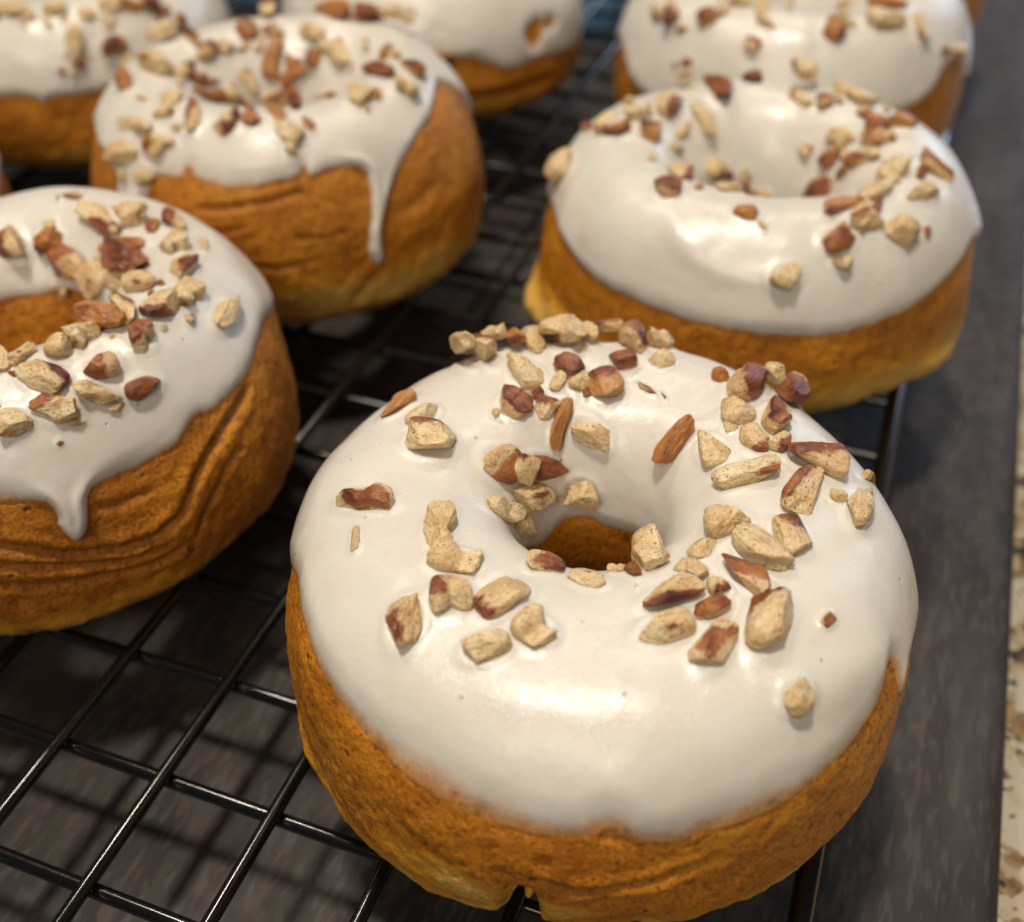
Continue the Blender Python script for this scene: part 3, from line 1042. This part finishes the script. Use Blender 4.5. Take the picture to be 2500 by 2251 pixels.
D3 = dict(
    bake=0.8, nut_scale=0.98, edge_w=0.0030, extra=30, seed=3, pos=(-0.1302, 0.1117, 0.0435), zr=0.014, H=0.0422, hole=0.0115, res=(760, 240), hi=True, n=2.15,
    label='nut-topped glazed doughnut cut off by the left edge, short glaze drip over its wrinkled side',
    edge=[(511, 650), (490, 732), (445, 788), (420, 808), (388, 814), (374, 832), (364, 850), (347, 875), (286, 916), (225, 941), (184, 958), (176, 972), (173, 995),
          (172, 1030), (168, 1048), (158, 1060), (144, 1063), (131, 1056), (122, 1038), (114, 1012), (104, 994), (90, 982), (51, 985), (0, 990)][::-1],
    soft=[(280, 900, 0.010, 0.0035), (20, 980, 0.010, 0.004), (145, 1000, 0.0042, 0.0011)], bead=0.0005,
    crease=[([(0, 1075), (60, 1083), (150, 1090), (230, 1085), (310, 1060), (370, 1010)], 0.0010, 0.0007),
            ([(0, 1115), (80, 1112), (180, 1108), (260, 1098), (340, 1065)], 0.0008, 0.0006),
            ([(360, 1010), (390, 930), (440, 850), (490, 760)], 0.0011, 0.0008),
            ([(190, 1000), (250, 985), (310, 960)], 0.0004, 0.0006),
            ([(0, 1150), (100, 1150), (200, 1140), (300, 1110), (380, 1060)], 0.0006, 0.0007),
            ([(380, 1080), (410, 1000), (450, 920), (480, 860)], 0.0005, 0.0006)],
    pit=[(45, 1190, 0.0016, 0.0012), (320, 1130, 0.0010, 0.0006), (230, 1170, 0.0008, 0.0005), (430, 870, 0.0008, 0.0006), (478, 882, 0.0006, 0.0006)],
    in_z=0.0315, back_z=0.0275, pale_z=0.0075,
    nut_frame=(0, 364, 0.511),
    nuts=[(45, 245, 140, 120, -50, 's'), (195, 220, 100, 100, 0, 'o'), (285, 315, 150, 130, -30, 's'), (395, 140, 180, 100, -35, 'm'), (505, 130, 110, 120, 60, 'c'),
          (665, 150, 90, 80, -60, 's'), (480, 240, 170, 60, 10, 'o'), (675, 245, 110, 90, 20, 'c'), (480, 380, 130, 100, 0, 'c'), (510, 320, 190, 140, -25, 's'),
          (375, 380, 130, 110, 50, 'c'), (700, 340, 120, 100, 60, 'm'), (720, 430, 110, 110, 40, 'c'), (550, 400, 90, 90, 0, 'c'), (620, 480, 110, 150, -60, 'm'),
          (490, 500, 120, 90, -70, 'm'), (390, 540, 150, 140, -30, 'o'), (540, 595, 120, 110, 40, 'm'), (870, 500, 130, 90, 60, 'c'), (265, 490, 90, 110, 70, 'c'),
          (320, 600, 120, 90, 30, 'c'), (240, 645, 130, 80, 10, 'c'), (85, 670, 120, 70, 40, 'c'), (165, 750, 190, 110, -20, 'm'), (390, 710, 140, 100, 10, 's'),
          (370, 810, 190, 90, -5, 'c'), (550, 790, 150, 90, 20, 's'), (210, 870, 190, 110, -10, 'm'), (50, 920, 140, 120, 20, 'c'), (15, 690, 80, 90, 0, 'c'),
          (230, 1000, 30, 20, 30, 's'), (280, 50, 80, 25, -5, 's')])

D4 = dict(
    bake=0.6, nut_scale=1.0, extra=46, seed=4, pos=(-0.1300, 0.2010, 0.0434), zr=0.014, H=0.0438, hole=0.0105, res=(760, 220), n=2.15,
    label='tall glazed doughnut in the upper left with one long thin glaze drip down its side',
    edge=[(190, 250), (200, 280), (225, 310), (240, 345), (236, 372), (246, 392), (268, 402), (292, 394), (302, 372), (298, 348), (330, 345), (362, 350), (375, 325), (388, 350), (400, 360),
          (450, 375), (500, 370), (550, 358), (588, 348), (600, 322), (612, 345), (630, 345), (650, 330), (700, 322), (722, 335), (732, 370), (732, 410), (730, 450), (729, 485), (732, 506),
          (742, 517), (754, 512), (757, 494), (752, 465), (754, 430), (767, 380), (782, 330), (810, 285), (840, 235), (855, 190), (860, 160)],
    soft=[(450, 360, 0.016, 0.0040), (650, 335, 0.005, 0.003), (745, 430, 0.0040, 0.0012), (270, 375, 0.004, 0.0011)], bead=0.0006,
    crease=[([(390, 408), (450, 412), (520, 400), (600, 380)], 0.0006, 0.0006), ([(350, 440), (420, 452), (500, 448)], 0.0003, 0.0005),
            ([(560, 470), (640, 462), (700, 450)], 0.0003, 0.0005), ([(440, 520), (540, 526), (640, 512)], 0.0003, 0.0006), ([(780, 420), (830, 390), (870, 340)], 0.0003, 0.0012),
            ([(690, 600), (730, 560), (760, 530)], 0.0008, 0.0012)],
    in_z=0.026, back_z=0.024, pale_z=0.0140,
    nut_frame=(0, 0, 0.5),
    nuts=[(620, 150, 120, 60, 30, 'c'), (700, 110, 80, 60, -40, 'm'), (750, 150, 120, 50, -40, 'm'), (815, 215, 90, 70, 40, 's'), (610, 270, 110, 100, -40, 'c'),
          (735, 300, 80, 60, 0, 'm'), (800, 320, 110, 60, 0, 's'), (675, 400, 90, 50, 0, 'c'), (660, 450, 70, 60, 0, 'c'), (765, 460, 120, 70, 70, 's'),
          (845, 385, 80, 60, 0, 'o'), (905, 380, 70, 60, 0, 'c'), (900, 500, 110, 60, 25, 's'), (990, 480, 70, 50, -20, 'o'), (1080, 390, 100, 70, 20, 'm'),
          (1165, 420, 100, 60, -50, 's'), (1135, 525, 120, 80, -20, 'c'), (980, 130, 80, 60, -20, 'o'), (1060, 50, 90, 70, 60, 'm'), (1060, 130, 50, 60, 80, 'm'),
          (1070, 230, 170, 70, 80, 'o'), (1160, 260, 70, 60, 0, 'o'), (1230, 130, 110, 60, -30, 'c'), (1300, 190, 110, 60, -40, 'c'), (1330, 60, 120, 80, -20, 'o'),
          (1450, 80, 130, 80, 0, 's'), (1560, 75, 90, 60, 0, 'c'), (1640, 85, 100, 80, 0, 'c'), (1240, 230, 90, 60, 60, 'o'), (1350, 220, 100, 70, -60, 'c'),
          (1530, 220, 100, 50, 60, 'o'), (1490, 290, 120, 60, -10, 's'), (1635, 290, 80, 70, -50, 's'), (1600, 355, 110, 60, -20, 'c'), (1415, 390, 80, 90, 70, 'c'),
          (1300, 385, 80, 60, 0, 'm'), (1740, 330, 110, 40, -30, 'c'), (540, 500, 140, 70, -20, 'c'), (650, 560, 90, 60, -25, 'c'), (495, 605, 120, 90, 20, 'c')])

D5 = dict(
    extra=18, seed=5, pos=(-0.2250, 0.2470, 0.0438), H=0.0400, res=(480, 150),
    label='blurred glazed doughnut in the top left corner with bright lamp glints on its glaze',
    edge=[(0, 183), (40, 184), (75, 188), (88, 200), (100, 188), (150, 185), (190, 178), (240, 172)], in_z=0.016, back_z=0.018,
    nut_frame=(0, 0, 0.5),
    nuts=[(45, 55, 110, 70, -10, 'c'), (220, 45, 90, 50, 0, 'c'), (295, 165, 150, 80, 85, 'c'), (310, 250, 60, 50, 0, 's'), (445, 180, 110, 70, 20, 'm'),
          (430, 30, 90, 50, 0, 'c'), (500, 25, 110, 50, 0, 'o'), (590, 20, 90, 60, 0, 'm'), (340, 60, 70, 40, 0, 'c')])
D6 = dict(
    seed=6, pos=(-0.2220, 0.1450, 0.0438), H=0.0400, res=(400, 130),
    label='sliver of a glazed doughnut at the left edge between two whole doughnuts', in_z=0.016, back_z=0.021, nuts=[])
D7 = dict(
    seed=7, pos=(-0.1400, 0.3050, 0.0438), H=0.0400, res=(480, 150),
    label='blurred doughnut at the top centre, glaze with a bare brown patch on its right',
    edge=[(880, 108), (910, 112), (934, 109), (976, 123), (1004, 134), (1046, 118), (1088, 106), (1124, 95), (1148, 64)],
    bare=[(1056, 60, 0.0030), (1082, 45, 0.0014)], in_z=0.016, back_z=0.018,
    crease=[([(930, 190), (1010, 180), (1090, 150)], 0.0012, 0.0014)],
    nut_frame=(0, 0, 0.5), nuts=[(1755, 225, 80, 60, -50, 'o')])
D8 = dict(
    extra=24, seed=8, pos=(-0.0352, 0.3030, 0.0458), H=0.0415, res=(520, 160),
    label='blurred glazed doughnut at the top right, partly hidden behind the doughnut before it',
    edge=[(1232, 80), (1240, 120), (1250, 165), (1330, 215), (1500, 240), (1700, 235), (1790, 212), (1830, 190), (1858, 130), (1880, 105)],
    in_z=0.016, back_z=0.018, thick=0.0013,
    nut_frame=(1010.5, 0, 0.5),
    nuts=[(640, 70, 90, 60, 70, 's'), (770, 80, 90, 70, 0, 'o'), (690, 250, 50, 40, 0, 'o'), (950, 180, 60, 70, 80, 's'), (990, 80, 100, 50, -60, 'c'), (950, 20, 150, 40, 0, 'c'),
          (1270, 120, 90, 90, 80, 'o'), (1300, 65, 60, 50, 0, 'c'), (1320, 20, 90, 40, 0, 'm'), (1480, 30, 160, 50, 0, 'o'), (1470, 95, 160, 60, -10, 'c'), (880, 20, 60, 40, 0, 'o'),
          (1760, 195, 50, 50, 0, 'c')])
D9 = dict(
    seed=9, pos=(-0.0300, 0.3925, 0.0438), H=0.0400, res=(360, 120),
    label='brown side of a doughnut in the top right corner behind the others', in_z=0.016, back_z=0.028, nuts=[])
for cfg in (D1, D2, D3, D4, D5, D6, D7, D8, D9):
    doughnut(cfg)


# ------------------------------------------------------------------ folded cloth behind the rack
def folded_cloth():
    x0, x1, y0, y1, zt = -0.30, -0.060, 0.405, 0.585, 0.012
    nx, ny = 90, 50
    V, F = [], []
    for j in range(ny + 1):
        for i in range(nx + 1):
            u, v = i / nx, j / ny
            e = min(u, 1 - u) * (x1 - x0), min(v, 1 - v) * (y1 - y0)
            d = min(e)
            h = zt * (1 - max(0, 1 - d / 0.012) ** 2) ** 0.5
            p = np.array([x0 + u * (x1 - x0), y0 + v * (y1 - y0), 0])
            h += 0.0018 * float(fbm(p, 45, 3, 77)) * min(1, d / 0.01)
            p[0] += 0.004 * float(vnoise(p, 30, 5))
            p[1] += 0.004 * float(vnoise(p, 30, 6))
            V.append((p[0], p[1], BOARD_Z + max(0.0003, h)))
    for j in range(ny):
        for i in range(nx):
            a = j * (nx + 1) + i
            F.append((a, a + 1, a + nx + 2, a + nx + 1))
    o = link('folded_cloth', make_mesh('folded_cloth', V, F, M_CLOTH))
    tag(o, 'dark blue folded cloth lying on the board under the far end of the rack', 'cloth')


folded_cloth()
